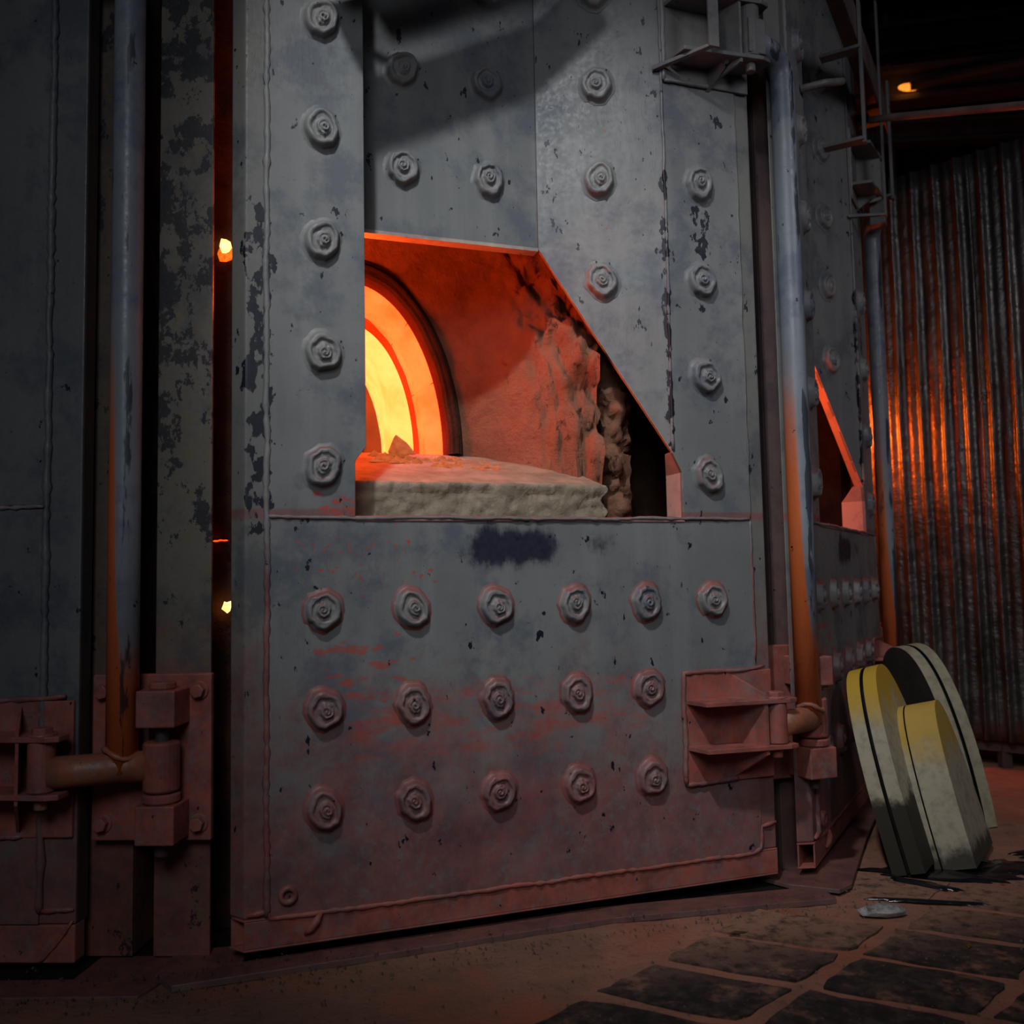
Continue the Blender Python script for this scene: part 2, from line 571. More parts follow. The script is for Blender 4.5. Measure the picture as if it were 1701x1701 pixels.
def make_door():
    d = empty('furnace_door', (0, 0, 0))
    # bottom hollow tube (open ends)
    z0, z1, w = .047, .128, .006
    t = MB()
    t.prism([(-.118, .0), (1.512, .0), (1.512, .05), (-.152, .05)], lambda p, k: (p[0], p[1], z0 + k * w))
    t.prism([(-.118, .0), (1.512, .0), (1.512, .05), (-.152, .05)], lambda p, k: (p[0], p[1], z1 - w + k * w))
    t.box(-.118, 1.512, 0, w, z0 + w, z1 - w)
    t.box(-.148, 1.512, .05 - w, .05, z0 + w, z1 - w)
    t.build('bottom_tube', M_BRK, d, bevel=.002)
    MB().slab([(-.118, .003), (-.058, .003), (-.058, .05), (-.152, .05)], z1, ZT).build('edge_strip', M_FRAME, d, bevel=.006)
    MB().box(1.448, 1.512, .003, .05, z1, ZT).build('edge_strip', M_FRAME, d, bevel=.005)
    P = MB().plate([(-.062, ZS), (.177, ZS), (.177, 1.33), (.2077, 1.371), (.2077, ZT), (-.062, ZT)], -.003, .012).build('pilaster_plate', M_DOOR, d, bevel=.002)
    MB().box(.197, .2075, .012, .17, 1.38, ZT).build('return_plate', M_DOOR, P)
    MB().box(.166, .1768, .012, .10, ZS, 1.33).build('jamb', M_HOTEDGE, P)
    for z in (1.312, 1.63, 1.945, 2.2675, 2.59, 2.91, 3.23):
        add_bolt(P, .0885, -.003, z)
    Q = MB().plate([(1.21, ZS), (1.455, ZS), (1.455, ZT), (1.18, ZT), (1.1775, 1.382), (1.21, 1.32)], -.003, .012).build('flank_plate', M_DOOR, d, bevel=.002)
    for z in (1.312, 1.63, 1.945, 2.2675, 3.23):
        add_bolt(Q, 1.304, -.003, z)
    MB().prism([(0, ZS), (0, 1.32)], lambda p, t: (0, 0, 0)) if False else None
    MB().box(1.2102, 1.2205, .0, .10, ZS, 1.32).build('jamb', M_HOTEDGE, Q)
    MB().prism([(1.1777, 1.382, .045), (1.2102, 1.32, .10), (1.2205, 1.32, .10), (1.187, 1.388, .045)], lambda p, t: (p[0], t * p[2], p[1])).build('jamb', M_HOTEDGE, Q)
    B = MB().plate([(.2, 2.06), (.807, 2.06), (.807, ZT), (.2, ZT)], .17, .182).build('recessed_plate', M_DOOR, d, bevel=.002)
    MB().box(.2, .807, .17, .215, 2.052, 2.064).build('port_lip', M_HOTEDGE, B)
    for u in (.362, .64):
        for z in (2.266, 2.584, 2.9, 3.22):
            add_bolt(B, u, .17, z)
    S = MB()
    S.prism([(0, 2.06), (1, 1.382), (1, ZT), (0, ZT)], lambda p, t: (.807 + .373 * p[0] + t * .005, .17 - .17 * p[0] + t * .011, p[1]))
    S = S.build('splayed_plate', M_DOOR, d, bevel=.002)
    lip = MB()
    sn, cn = math.sin(SA), math.cos(SA)
    N = 24
    for i in range(N):     # thick slanted edge, slightly ragged
        a, b = i / N, (i + 1) / N
        r = lambda k: .0 + .003 * noise.noise(Vector((k * 11, 0, 0)))
        pa = Vector((.807 + .373 * a, .17 - .17 * a, 2.06 - .678 * a + r(a)))
        pb = Vector((.807 + .373 * b, .17 - .17 * b, 2.06 - .678 * b + r(b)))
        dn = Vector((sn, cn, 0)) * (.04)
        th = Vector((.008, 0, .009))
        lip.add([pa, pb, pb + dn, pa + dn, pa + th, pb + th, pb + dn + th, pa + dn + th], [(0, 1, 2, 3), (7, 6, 5, 4), (0, 4, 5, 1), (3, 2, 6, 7)])
    lip.build('port_lip', M_HOTEDGE, S)
    for z in (1.945, 2.277, 2.594, 2.91, 3.23):
        add_bolt(S, .992, .084, z, -SA)
    weld([(1.18, -.004, 1.39), (1.18, -.004, 2.4), (1.18, -.004, ZT)], .0045, .03).build('weld_bead', M_DOOR, S, smooth=True)
    L = MB().box(-.062, 1.455, -.003, .012, .124, ZS - .004).build('lower_plate', M_DOOR, d, bevel=.002)
    for k, z in enumerate((.918, .654, .39)):
        for j, u in enumerate((.0885, .334, .581, .829, 1.069, 1.304)):
            if j == 5 and k:
                continue
            add_bolt(L, u, -.003, z, low=True)
    MB().box(.175, 1.213, -.007, .06, ZS - .012, ZS + .003).build('port_ledge', M_LEDGE, d, bevel=.003)
    weld([(-.062, -.003, ZS), (.18, -.004, ZS - .003), (.7, -.008, ZS - .002), (1.2, -.006, ZS), (1.452, -.003, ZS)], .005).build('weld_bead', M_WELD, d, smooth=True)
    weld([(-.062, -.001, ZT), (-.062, -.001, .13)], .0075, .02).build('weld_bead', M_WELD, d, smooth=True)
    weld([(-.11, 0, .14), (-.06, 0, .145), (-.055, 0, .124), (.5, 0, .122), (1.2, 0, .122), (1.42, 0, .12), (1.452, -.0, .135), (1.457, 0, .2), (1.51, 0, .21)], .006).build('weld_bead', M_BRK, d, smooth=True)
    weld([(1.456, -.001, ZS), (1.456, -.001, .72)], .004).build('weld_bead', M_WELD, d, smooth=True)
    weld([(1.456, -.001, 2.6), (1.456, -.001, ZS)], .0028).build('weld_bead', M_FRAME, d, smooth=True)
    # drain nozzle
    ring = MB()
    for j, (r, y) in enumerate([(.026, 0), (.024, -.012), (.014, -.014), (.012, .004), (.0, .004)]):
        for a in range(20):
            ring.v.append((r * math.cos(a * PI / 10), y, r * math.sin(a * PI / 10)))
    ring.add([], [])
    for j in range(4):
        for a in range(20):
            b = (a + 1) % 20
            ring.f.append((j * 20 + a, j * 20 + b, (j + 1) * 20 + b, (j + 1) * 20 + a))
            ring.mi.append(1 if j == 3 else 0)
    ring.build('drain_nozzle', [M_BRK, M_DARK], d, smooth=True, loc=(-.008, -.003, .181))
    MB().tube([(.035, -.004, .075), (.05, -.010, .088), (.065, -.012, .108), (.08, -.006, .125)], [.004, .010, .011, .004], 8).build('weld_spatter', M_BRK, d, smooth=True)
    bracket(d, 0, .465, .605, .355, .692)
    # upper hinge bracket with open gussets
    tb = bracket(d, 0, 2.665, 2.855, 2.60, 2.93, 'upper_bracket')
    MB().prism([(0, 2.66), (-.10, 2.66), (0, 2.585)], lambda p, t: (1.345 + t * .012 - p[0] * .3, p[0], p[1])).build('gusset', M_BRK, tb)
    MB().tube([(.15, -.004, 2.775), (.20, -.08, 2.80), (.30, -.13, 2.84)], .014, 12).build('cross_rod', M_BRK, d, smooth=True)
    # strap hanger
    st = MB()
    st.box(1.275, 1.312, -.147, -.137, 2.655, ZT)
    st.prism([(-.147, 2.655), (-.137, 2.665), (0, 2.645), (0, 2.63)], lambda p, t: (1.275 - (p[0] + .142) * .9 + t * .022, p[0], p[1]))
    st.build('hanger_strap', M_BRK, d, bevel=.002)
    return d


def make_column(pl, pr, plate_u0, plate_u1, sw, nplate=.05, nf=.09, mats=(M_DARKCOL, M_COLM)):
    """pair of steel angles with the bolted hinge plate and bearing blocks"""
    c = empty('hinge_post', (0, 0, 0))
    for (a, b), m in ((pl, mats[0]), (pr, mats[1])):
        w = b - a
        web = (b - .012, b) if (a, b) == pl else (a, a + .012)
        q = MB().box(a, b, nf, nf + .012, 0.014, ZT)
        q.box(web[0], web[1], nf + .012, nf + .16, .014, ZT)
        q.build('post', m, c, bevel=.002)
    hp = MB().box(plate_u0, plate_u1, nplate, nplate + .022, .325, .76).build('hinge_plate', M_BRK, c, bevel=.004)
    MB().box(plate_u0 + .03, plate_u1 - .03, nplate + .022, nf, .36, .72).build('packer', M_BRK, hp)
    wd = plate_u1 - plate_u0
    if wd > .25:
        for u in (plate_u0 + .032, plate_u1 - .032):
            for z in (.37, .715):
                hexbolt(hp, 'hex_bolt', u, nplate, z, .019, .02)
    for z0, z1, x in ((.632, .726, 0), (.338, .436, 0)):
        b = MB().prism([(sw - .05, -.05), (sw + .052, -.05), (sw + .052, nplate), (sw - .06, nplate)], lambda p, t: (p[0], p[1], z0 + (z1 - z0) * t)).build('bearing_block', M_BRK, c, bevel=.004)
    MB().cyl((sw, 0, .725), (sw, 0, .745), .034, 22).build('pivot_cap', M_BRK, c)
    MB().cyl((sw, 0, .30), (sw, 0, .73), .018, 16).build('pivot_pin', M_DARK, c)
    return c


def make_arm(e, sw, L=False):
    """pipe hinge arm: foot tube, riser and top elbow in one pipe, swivel sleeve"""
    a = empty('swing_pipe', (0, 0, 0))
    zc = .53
    x, y, r = e + (.125 if L else .118), -.03 if not L else -.015, .0405
    MB().tube([(e - .03, -.085, zc), (e + .04, -.062, zc), (x, y, zc), (sw - .03, -.01, zc)], r * .98, 26).build('foot_pipe', M_FOOT, a, smooth=True)
    pts = [(x, y, zc - .012), (x, y, 1.2), (x, y, 1.8), (x, y, 2.66)]
    for k in range(1, 7):
        t = k / 6 * PI / 2
        pts.append((x - .07 * (1 - math.cos(t)), y - .03 * (1 - math.cos(t)), 2.66 + .07 * math.sin(t)))
    pts.append((e - .02, y - .055, 2.732))
    MB().tube(pts, r, 26).build('riser_pipe', M_PIPE, a, smooth=True)
    weld([(x + (r + .002) * math.cos(t), y + (r + .002) * math.sin(t), zc + r * .9 + .012 * math.sin(2 * t)) for t in [k * PI / 8 for k in range(8, 17)]], .006).build('weld_bead', M_FOOT, a, smooth=True)
    MB().cyl((sw, -.004, .437), (sw, -.004, .462), .048, 24).build('thrust_washer', M_BRK, a)
    MB().cyl((sw, -.004, .466), (sw, -.004, .592), .046, 24).build('swivel_sleeve', M_BRK, a)
    MB().box(e - .07, e - .005, -.12, -.05, 2.68, 2.80).build('top_lug', M_BRK, a, bevel=.004)
    return a


def place(o, org, deg):
    o.location = (org[0], org[1], 0)
    o.rotation_euler = (0, 0, R(deg))


M_O, M_A = (-.6, 2.5), 19.9
R_O, R_A = (1.01367, 3.16551), 60.5
L_O, L_A = (-1.0, 2.45), -3.0

door = make_door()
place(door, M_O, M_A)
tag(door, 'large grey bolted steel furnace door with glowing port, in the middle', 'furnace door', 'furnace doors')
door2 = copy_tree(door)
place(door2, R_O, R_A)
tag(door2, 'grey bolted furnace door seen edge-on at right, beside the corrugated fence', 'furnace door', 'furnace doors')
for ch in bpy.data.objects:
    if ch.parent == door2 and ch.name.startswith('upper_bracket'):
        ch.location.z = .14

colM = make_column((1.49, 1.572), (1.602, 1.672), 1.50, 1.672, 1.665, .06, .10, (M_DUSTY, M_DUSTY))
place(colM, M_O, M_A)
tag(colM, 'narrow red-dusted steel posts in the gap right of the central door', 'column')
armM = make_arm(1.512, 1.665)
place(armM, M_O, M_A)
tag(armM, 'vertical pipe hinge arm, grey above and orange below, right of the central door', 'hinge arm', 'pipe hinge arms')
colR = copy_tree(colM)
place(colR, R_O, R_A)
tag(colR, 'dark steel posts beyond the edge-on door, beside the corrugated fence', 'column')
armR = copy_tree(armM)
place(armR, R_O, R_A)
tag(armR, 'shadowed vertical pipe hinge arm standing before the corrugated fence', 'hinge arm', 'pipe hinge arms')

# left door: only its plain right part is in the picture
eL = -.145
dl = empty('furnace_door', (0, 0, 0))
MB().box(-1.1, eL, .0, .012, .13, ZT).build('face_plate', M_SIDE, dl, bevel=.003)
MB().box(-1.1, eL - .095, -.008, .0, ZS + .04, ZT).build('raised_plate', M_SIDE, dl, bevel=.003)
MB().box(-1.1, eL - .095, -.008, .0, .13, ZS + .03).build('raised_plate', M_SIDE, dl, bevel=.003)
MB().box(eL - .012, eL, .012, .06, .13, ZT).build('edge_strip', M_DARK, dl)
bt = MB()
bt.box(-1.1, eL, -.002, .05, .032, .128)
bt.build('bottom_rail', M_BRK, dl, bevel=.004)
weld([(eL - .093, -.006, ZT), (eL - .093, -.006, .16)], .0085).build('weld_bead', M_SIDE, dl, smooth=True)
weld([(-1.1, -.008, ZS + .035), (eL - .1, -.008, ZS + .036)], .006).build('weld_bead', M_WELD, dl, smooth=True)
weld([(eL - .09, -.003, .165), (eL - .003, -.003, .168)], .006).build('weld_bead', M_BRK, dl, smooth=True)
weld([(eL - .09, -.004, .035), (eL - .04, -.004, .09), (eL - .005, -.004, .14)], .004).build('weld_bead', M_BRK, dl, smooth=True)
bracket(dl, eL - 1.512, .475, .617, .35, .70)
place(dl, L_O, L_A)
tag(dl, 'plain grey steel door at the left edge with one vertical weld seam', 'furnace door', 'furnace doors')
colL = make_column((eL - .04, eL + .108), (eL + .165, eL + .318), eL + .012, eL + .335, eL + .225)
place(colL, L_O, L_A)
tag(colL, 'wide steel column with peeling paint and bolted hinge plate, left of the central door', 'column')
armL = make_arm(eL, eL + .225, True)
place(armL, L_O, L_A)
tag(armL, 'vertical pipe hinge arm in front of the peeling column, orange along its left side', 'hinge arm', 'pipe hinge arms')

# overhead rail that follows the right door
rail = empty('support_rail', (0, 0, 0))
q = MB()
q.box(-.25, 1.66, -.14, -.13, 3.19, 3.33)
q.box(-.25, 1.66, -.13, -.05, 3.30, 3.31)
q.build('rail', M_DUSTY, rail, bevel=.002)
for u, z0, z1 in ((.66, 2.75, 3.36), (1.52, 2.82, 3.42)):
    MB().box(u, u + .035, -.155, -.142, z0, z1).build('hanger', M_BRK, rail, bevel=.002)
    for z in (z0 + .01, z0 + .40):
        MB().box(u - .01, u + .045, -.15, .012, z, z + .014).build('cross_arm', M_BRK, rail, bevel=.002)
place(rail, R_O, R_A)
tag(rail, 'dark overhead steel rail with strap hangers running above the edge-on right door', 'rail')


# ------------------------------------------------------------------ furnace body with its ports
def arch(P, c0, zb, dn=0):
    def ring(name, mat, ao, bo, ai, bi, n0, n1, blocks, gap=.0, par=P):
        for q in range(blocks):
            t0 = PI * q / blocks + gap
            t1 = PI * (q + 1) / blocks - gap
            N = max(4, 56 // blocks)
            m = MB()
            for i in range(N + 1):
                t = t0 + (t1 - t0) * i / N
                c, s_ = math.cos(t), math.sin(t)
                w = 1 + .012 * noise.noise(Vector((t * 6, ao * 9, q)))
                for (aa, bb, nn) in ((ao, bo, n0 + .01), (ao - .008, bo - .008, n0), (ai * w + .01, bi * w + .01, n0), (ai * w, bi * w, n0 + .012), (ai * w, bi * w, n1), (ao, bo, n1)):
                    m.v.append((c0 + aa * c, nn + dn, zb + bb * s_))
            K = 6
            for i in range(N):
                for k in range(K):
                    a, b = i * K + k, i * K + (k + 1) % K
                    m.f.append((a, b, b + K, a + K))
                    m.mi.append(0)
            m.f += [tuple(range(K - 1, -1, -1)), tuple(N * K + k for k in range(K))]
            m.mi += [0, 0]
            m.build(name, mat, par)
    ring('arch_casing', M_CASE, .395, .68, .345, .618, .585, .78, 1)
    ring('casing_rim', M_CASE, .374, .654, .365, .644, .572, .59, 1)
    ring('arch_block', M_HOT2, .334, .606, .270, .527, .63, .80, 7, .004)
    ring('arch_groove', M_HOTG, .285, .54, .20, .430, .73, .76, 1)
    ring('inner_arch_block', M_HOT1, .236, .470, .172, .395, .67, .92, 5, .0)


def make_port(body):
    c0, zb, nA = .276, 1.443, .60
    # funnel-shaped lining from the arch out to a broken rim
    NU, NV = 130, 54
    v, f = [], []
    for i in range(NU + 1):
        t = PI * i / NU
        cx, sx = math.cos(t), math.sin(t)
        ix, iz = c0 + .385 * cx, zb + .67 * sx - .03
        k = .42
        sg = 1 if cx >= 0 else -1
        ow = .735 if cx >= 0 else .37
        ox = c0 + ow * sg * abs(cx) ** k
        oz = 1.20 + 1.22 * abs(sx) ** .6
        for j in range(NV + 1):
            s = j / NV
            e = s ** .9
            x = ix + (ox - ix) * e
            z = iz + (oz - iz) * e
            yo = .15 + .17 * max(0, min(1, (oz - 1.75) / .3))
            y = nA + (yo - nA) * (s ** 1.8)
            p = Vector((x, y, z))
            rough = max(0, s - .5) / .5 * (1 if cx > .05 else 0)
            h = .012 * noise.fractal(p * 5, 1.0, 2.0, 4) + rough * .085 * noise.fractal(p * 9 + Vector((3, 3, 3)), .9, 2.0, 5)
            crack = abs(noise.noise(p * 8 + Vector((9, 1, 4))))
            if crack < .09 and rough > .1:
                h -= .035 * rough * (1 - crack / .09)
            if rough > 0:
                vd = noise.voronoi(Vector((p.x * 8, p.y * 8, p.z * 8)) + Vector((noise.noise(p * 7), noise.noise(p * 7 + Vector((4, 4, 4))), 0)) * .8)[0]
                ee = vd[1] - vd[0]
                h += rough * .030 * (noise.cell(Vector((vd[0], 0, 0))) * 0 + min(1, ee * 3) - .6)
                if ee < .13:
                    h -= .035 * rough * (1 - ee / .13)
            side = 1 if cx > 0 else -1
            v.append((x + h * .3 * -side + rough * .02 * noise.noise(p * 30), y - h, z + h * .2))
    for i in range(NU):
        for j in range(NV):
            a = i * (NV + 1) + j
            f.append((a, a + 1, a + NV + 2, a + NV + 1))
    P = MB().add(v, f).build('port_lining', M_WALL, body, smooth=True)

    # broken refractory jamb behind the rim on the right, and on the left
    for x0, x1 in ((1.035, 1.16),):
        m = MB()
        n = 130
        for i in range(n + 1):
            z = 1.05 + 1.5 * i / n
            for k in range(18):
                a = 2 * PI * k / 18
                p = Vector((x0 + (x1 - x0) * .5, 0, z))
                vd = noise.voronoi(Vector((math.cos(a), math.sin(a), z * 6)) * 1.3)[0]
                rr = .95 + .3 * noise.noise(Vector((k * .9, x0, z * 7))) + .2 * noise.noise(Vector((k, 3, z * 25))) - (.35 if vd[1] - vd[0] < .12 else 0)
                m.v.append(((x0 + x1) / 2 + (x1 - x0) * .52 * math.cos(a) * rr, .28 + .11 * math.sin(a) * rr, z))
        for i in range(n):
            for k in range(18):
                k2 = (k + 1) % 18
                m.f.append((i * 18 + k, i * 18 + k2, (i + 1) * 18 + k2, (i + 1) * 18 + k))
                m.mi.append(0)
        m.build('refractory_jamb', M_WALL, P, smooth=True)
    arch(P, c0, zb)
    MB().box(c0 - .42, c0 + .42, 1.0, 1.02, 1.1, 2.2).build('chamber_back', M_PLUG, P)
    MB().tube([(.365, .97, 1.4), (.372, .965, 1.50), (.37, .97, 1.56), (.366, .97, 1.60)], [.02, .016, .012, .002], 10).build('burner_stub', M_DARK, P, smooth=True)
    # slag crust at the foot of the arch
    m = MB()
    for k in range(90):
        q = random.random() ** 1.5
        x = c0 + .06 + .42 * q + random.uniform(-.02, .02)
        y = random.uniform(.44, .62) - .12 * q
        z = 1.287 + .155 * (y - .12) / .5 - .003
        r = random.uniform(.006, .017) * (1.15 - .6 * q)
        base = len(m.v)
        for j in range(2):
            for a in range(7):
                t = a * 2 * PI / 7
                rr = r * (1 - .4 * j) * random.uniform(.75, 1.25)
                m.v.append((x + rr * 1.7 * math.cos(t), y + rr * math.sin(t), z + j * r * random.uniform(.3, .8)))
        m.v.append((x + random.uniform(-.5, .5) * r, y, z + r * random.uniform(.8, 1.5)))
        for a in range(7):
            c = (a + 1) % 7
            m.f.append((base + a, base + c, base + 7 + c, base + 7 + a))
            m.f.append((base + 7 + a, base + 7 + c, base + 14))
            m.mi += [0, 0]
    o = m.build('slag_crust', M_SLAG, P)
    o['kind'] = 'stuff'
    lump = MB()
    lump.add([(c0 + .105, .52, 1.43), (c0 + .20, .50, 1.425), (c0 + .215, .55, 1.43), (c0 + .12, .57, 1.43), (c0 + .135, .53, 1.50), (c0 + .17, .53, 1.475)],
             [(0, 1, 5, 4), (1, 2, 5), (2, 3, 4, 5), (3, 0, 4), (3, 2, 1, 0)])
    lump.build('slag_lump', M_SLAG, P, bevel=.006)
    # sloped fireclay sill with a broken front
    m = MB()
    NX, NY = 220, 44
    x0, x1 = -.08, .995
    for i in range(NX + 1):
        x = x0 + (x1 - x0) * i / NX
        for j in range(NY + 1):
            if j <= 14:              # front face
                s = j / 14
                y, z = .12, ZS - .02 + (1.287 - ZS + .02) * s
                h = .010 * noise.fractal(Vector((x * 9, 0, z * 14)), .9, 2, 5) + .006 * noise.fractal(Vector((x * 30, 3, z * 40)), .7, 2, 5)
                p = (x + (.012 if i == NX else 0) * math.sin(z * 90), y - h - (.006 if s > .8 else 0), z)
            else:
                s = (j - 14) / (NY - 14)
                y = .12 + .50 * s
                z = 1.287 + .155 * s + .004 * noise.noise(Vector((x * 14, y * 14, 2)))
                z += .03 * max(0, (x - .75) / .25) * (1 - s)* 0
                p = (x, y, z)
            m.v.append(p)
    for i in range(NX):
        for j in range(NY):
            a = i * (NY + 1) + j
            m.f.append((a, a + NY + 1, a + NY + 2, a + 1))
            m.mi.append(0)
    k = len(m.v)                     # right end cheek
    m.v += [(x1, .62, ZS - .02)]
    m.f.append(tuple(NX * (NY + 1) + j for j in range(NY + 1)) + (k,))
    m.mi.append(0)
    m.build('fireclay_sill', M_SILL, P, smooth=True)
    return P


body = empty('furnace_body', (0, 0, 0))
pm = make_port(body)
for o in [pm]:
    o.location = (M_O[0], M_O[1], 0)
    o.rotation_euler = (0, 0, R(M_A))
# the arch behind the right door's port
p2 = MB().box(-.05, .95, .80, .82, 1.0, 2.3).build('chamber_wall', M_BACKW, body)
p2.location = (R_O[0], R_O[1], 0)
p2.rotation_euler = (0, 0, R(R_A))
arch(p2, .62, 1.40)
MB().box(1.232, 1.245, .102, .9, 1.0, 2.4).build('port_shade_sheet', M_BLACK, p2)  # black sheet added so the inside of this port stays dark
# the fourth port, round the corner, whose glow falls on the fence
p4 = MB().box(-.1, 1.2, .40, .42, 1.0, 2.3).build('chamber_wall', M_BACKW, body)
p4.location = (1.84, 4.66, 0)
p4.rotation_euler = (0, 0, R(101))
arch(p4, .52, 1.50, -.52)
M4 = MB()
M4.box(-.02, 1.5, .06, .08, 0, 1.45)
M4.box(-.02, 1.5, .06, .08, 2.35, 3.6)
M4.box(.98, 1.5, .06, .08, 1.45, 2.35)
M4.build('casing_plate', M_DARK, p4)
tag(body, 'glowing refractory furnace body with a white-hot arch behind the steel doors', 'furnace')


def wallseg(org, deg, u0, u1, n, z0, z1, nm='refractory_wall'):
    m = MB()
    NX, NZ = 14, 70
    for i in range(NX + 1):
        for j in range(NZ + 1):
            u, z = u0 + (u1 - u0) * i / NX, z0 + (z1 - z0) * j / NZ
            p = Vector((u, deg, z))
            m.v.append((u, n - .02 * noise.fractal(p * 6, .9, 2, 4), z))
    for i in range(NX):
        for j in range(NZ):
            a = i * (NZ + 1) + j
            m.f.append((a, a + NZ + 1, a + NZ + 2, a + 1))
            m.mi.append(0)
    o = m.build(nm, M_BACKW, body, smooth=True)
    o.location = (org[0], org[1], 0)
    o.rotation_euler = (0, 0, R(deg))
    return o


wl = wallseg(M_O, M_A, -.55, -.10, .34, 0, ZT)
wallseg(M_O, M_A, 1.12, 1.75, .42, 0, ZT)
wallseg(R_O, R_A, 1.15, 2.3, .42, 0, ZT)
wallseg(M_O, M_A, -.12, 1.6, .30, -.02, 1.12, 'glow_block_base')  # unseen lower wall added to stop glow leaking under the door
wallseg(L_O, L_A, -1.2, -.25, .30, -.02, 2.6)  # placed behind the left door to block a glow leak
wallseg(R_O, R_A, -.05, 1.7, .28, -.02, 1.12, 'glow_block_base')  # same added glow block below the right door


def blob(u, z, w, h, mat, n=.305, name='glowing_hole', k=9):
    m = MB()
    for i in range(k):
        a = 2 * PI * i / k
        rr = 1 + .35 * random.uniform(-1, 1)
        m.v.append((u + w * .5 * rr * math.cos(a), n, z + h * .5 * rr * math.sin(a)))
    for i in range(k):
        a = m.v[i]
        m.v.append((a[0], n + .02, a[2]))
    m.f = [tuple(range(k - 1, -1, -1))] + [(i, (i + 1) % k, k + (i + 1) % k, k + i) for i in range(k)]
    m.mi = [0] * len(m.f)
    return m.build(name, mat, wl)


blob(-.157, 2.012, .034, .044, M_HOLE)
blob(-.157, 2.005, .044, .058, M_EMBER, n=.308)
blob(-.149, .93, .024, .036, M_HOLE)
blob(-.194, .929, .012, .03, M_EMBER)
for du in (-.012, .0, .012):
    blob(-.166 + du, 1.125 + random.uniform(-.002, .002), .015, .004, M_EMBER, name='glowing_crack', k=6)

# ------------------------------------------------------------------ floor
fl = NT('dusty_floor')
c = fl.mix(fl.ramp(fl.noise(3, 7, .65), .35, .65), (.38, .17, .115), (.24, .125, .09))
c = fl.mix(fl.ramp(fl.noise(16, 9, .78, off=(3, 3, 3)), .5, .7, 0, .6), c, (.075, .052, .04))
c = fl.mix(fl.ramp(fl.noise(70, 5, .7, off=(8, 3, 3)), .60, .72, 0, .8), c, (.025, .02, .018))
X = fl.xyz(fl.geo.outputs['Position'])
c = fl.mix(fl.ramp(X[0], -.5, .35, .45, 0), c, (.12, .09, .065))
c = fl.mix(fl.ramp(fl.noise(2.4, 5, .6, off=(1, 4, 9)), .5, .66, 0, .6), c, (.36, .11, .06))
fl.bump(fl.noise(60, 6, .7), .8, .01)
M_FLOOR = fl.done(c, .95, 0, .1)
m = MB()
N = 160
for i in range(N + 1):
    for j in range(N + 1):
        x, y = -2.5 + 6 * i / N, .9 + 4.6 * j / N
        h = .004 * noise.fractal(Vector((x * 6, y * 6, 0)), .9, 2, 4)
        m.v.append((x, y, h))
for i in range(N):
    for j in range(N):
        a = i * (N + 1) + j
        m.f.append((a, a + N + 1, a + N + 2, a + 1))
        m.mi.append(0)
m.box(-7, 9, -7, 14, -.06, -.03)
floor = m.build('floor', M_FLOOR, smooth=False)
floor['kind'] = 'structure'

pv = NT('worn_black_paver')
grit = pv.noise(22, 8, .75, stretch=(1, 1, 1))
c = pv.mix(pv.ramp(grit, .4, .7), (.020, .016, .016), (.075, .052, .044))
c = pv.mix(pv.ramp(pv.noise(6, 7, .75, off=(4, 2, 1)), .52, .66, 0, .8), c, (.26, .13, .085))
X = pv.xyz(pv.geo.outputs['Position'])
far = pv.ramp(pv.math('ADD', X[1], pv.math('MULTIPLY', X[0], -.25)), 2.15, 2.6)
c = pv.mix(pv.math('MULTIPLY', far, pv.ramp(grit, .3, .55)), c, (.30, .15, .10))
pv.bump(pv.noise(40, 6, .7), .8, .008)
M_PAVER = pv.done(c, .85, 0, .25)
d1 = Vector((math.cos(R(-27)), math.sin(R(-27)), 0))
d2 = Vector((math.cos(R(45)), math.sin(R(45)), 0))
J = Vector((.676, 2.299, 0))
A, B_ = .385, .262
for i in range(-5, 7):
    for j in range(-6, 8):
        off = .0
        p0 = J + d1 * (A * (i + off)) + d2 * (B_ * j)
        ctr = p0 + d1 * A / 2 + d2 * B_ / 2
        # only where the picture shows them sticking out of the dust
        if ctr.x < -.5 or ctr.x > 3.2 or ctr.y < 1.1 or ctr.y > 4.3:
            continue
        if ctr.y > 2.62 + .10 * (ctr.x) and ctr.x < 1.15:
            continue
        if ctr.y > 3.2 and ctr.x < 1.6:
            continue
        if ctr.y - 1.0 * ctr.x > 2.25:
            continue
        if ctr.x > 1.5 and ctr.y > 3.35:
            continue
        g = .022
        m = MB()
        poly = []
        cs = [p0 + d1 * g + d2 * g, p0 + d1 * (A - g) + d2 * g, p0 + d1 * (A - g) + d2 * (B_ - g), p0 + d1 * g + d2 * (B_ - g)]
        for q in range(4):
            a, b = cs[q], cs[(q + 1) % 4]
            for t in range(5):
                p = a.lerp(b, t / 5)
                jx = Vector((random.uniform(-1, 1), random.uniform(-1, 1), 0)) * (.006 if t else .014)
                poly.append(((p + jx).x, (p + jx).y))
        hgt = .0045 + random.uniform(-.001, .0025)
        m.slab(poly, -.02, hgt)
        m.build('paver', M_PAVER, floor)

# base plates that the doors stand over
def plate(name, poly, z0, z1, label, mat=None):
    o = MB().slab(poly, z0, z1).build(name, mat or M_DUSTY, bevel=.002)
    tag(o, label, 'base plate', 'base plates')
    return o


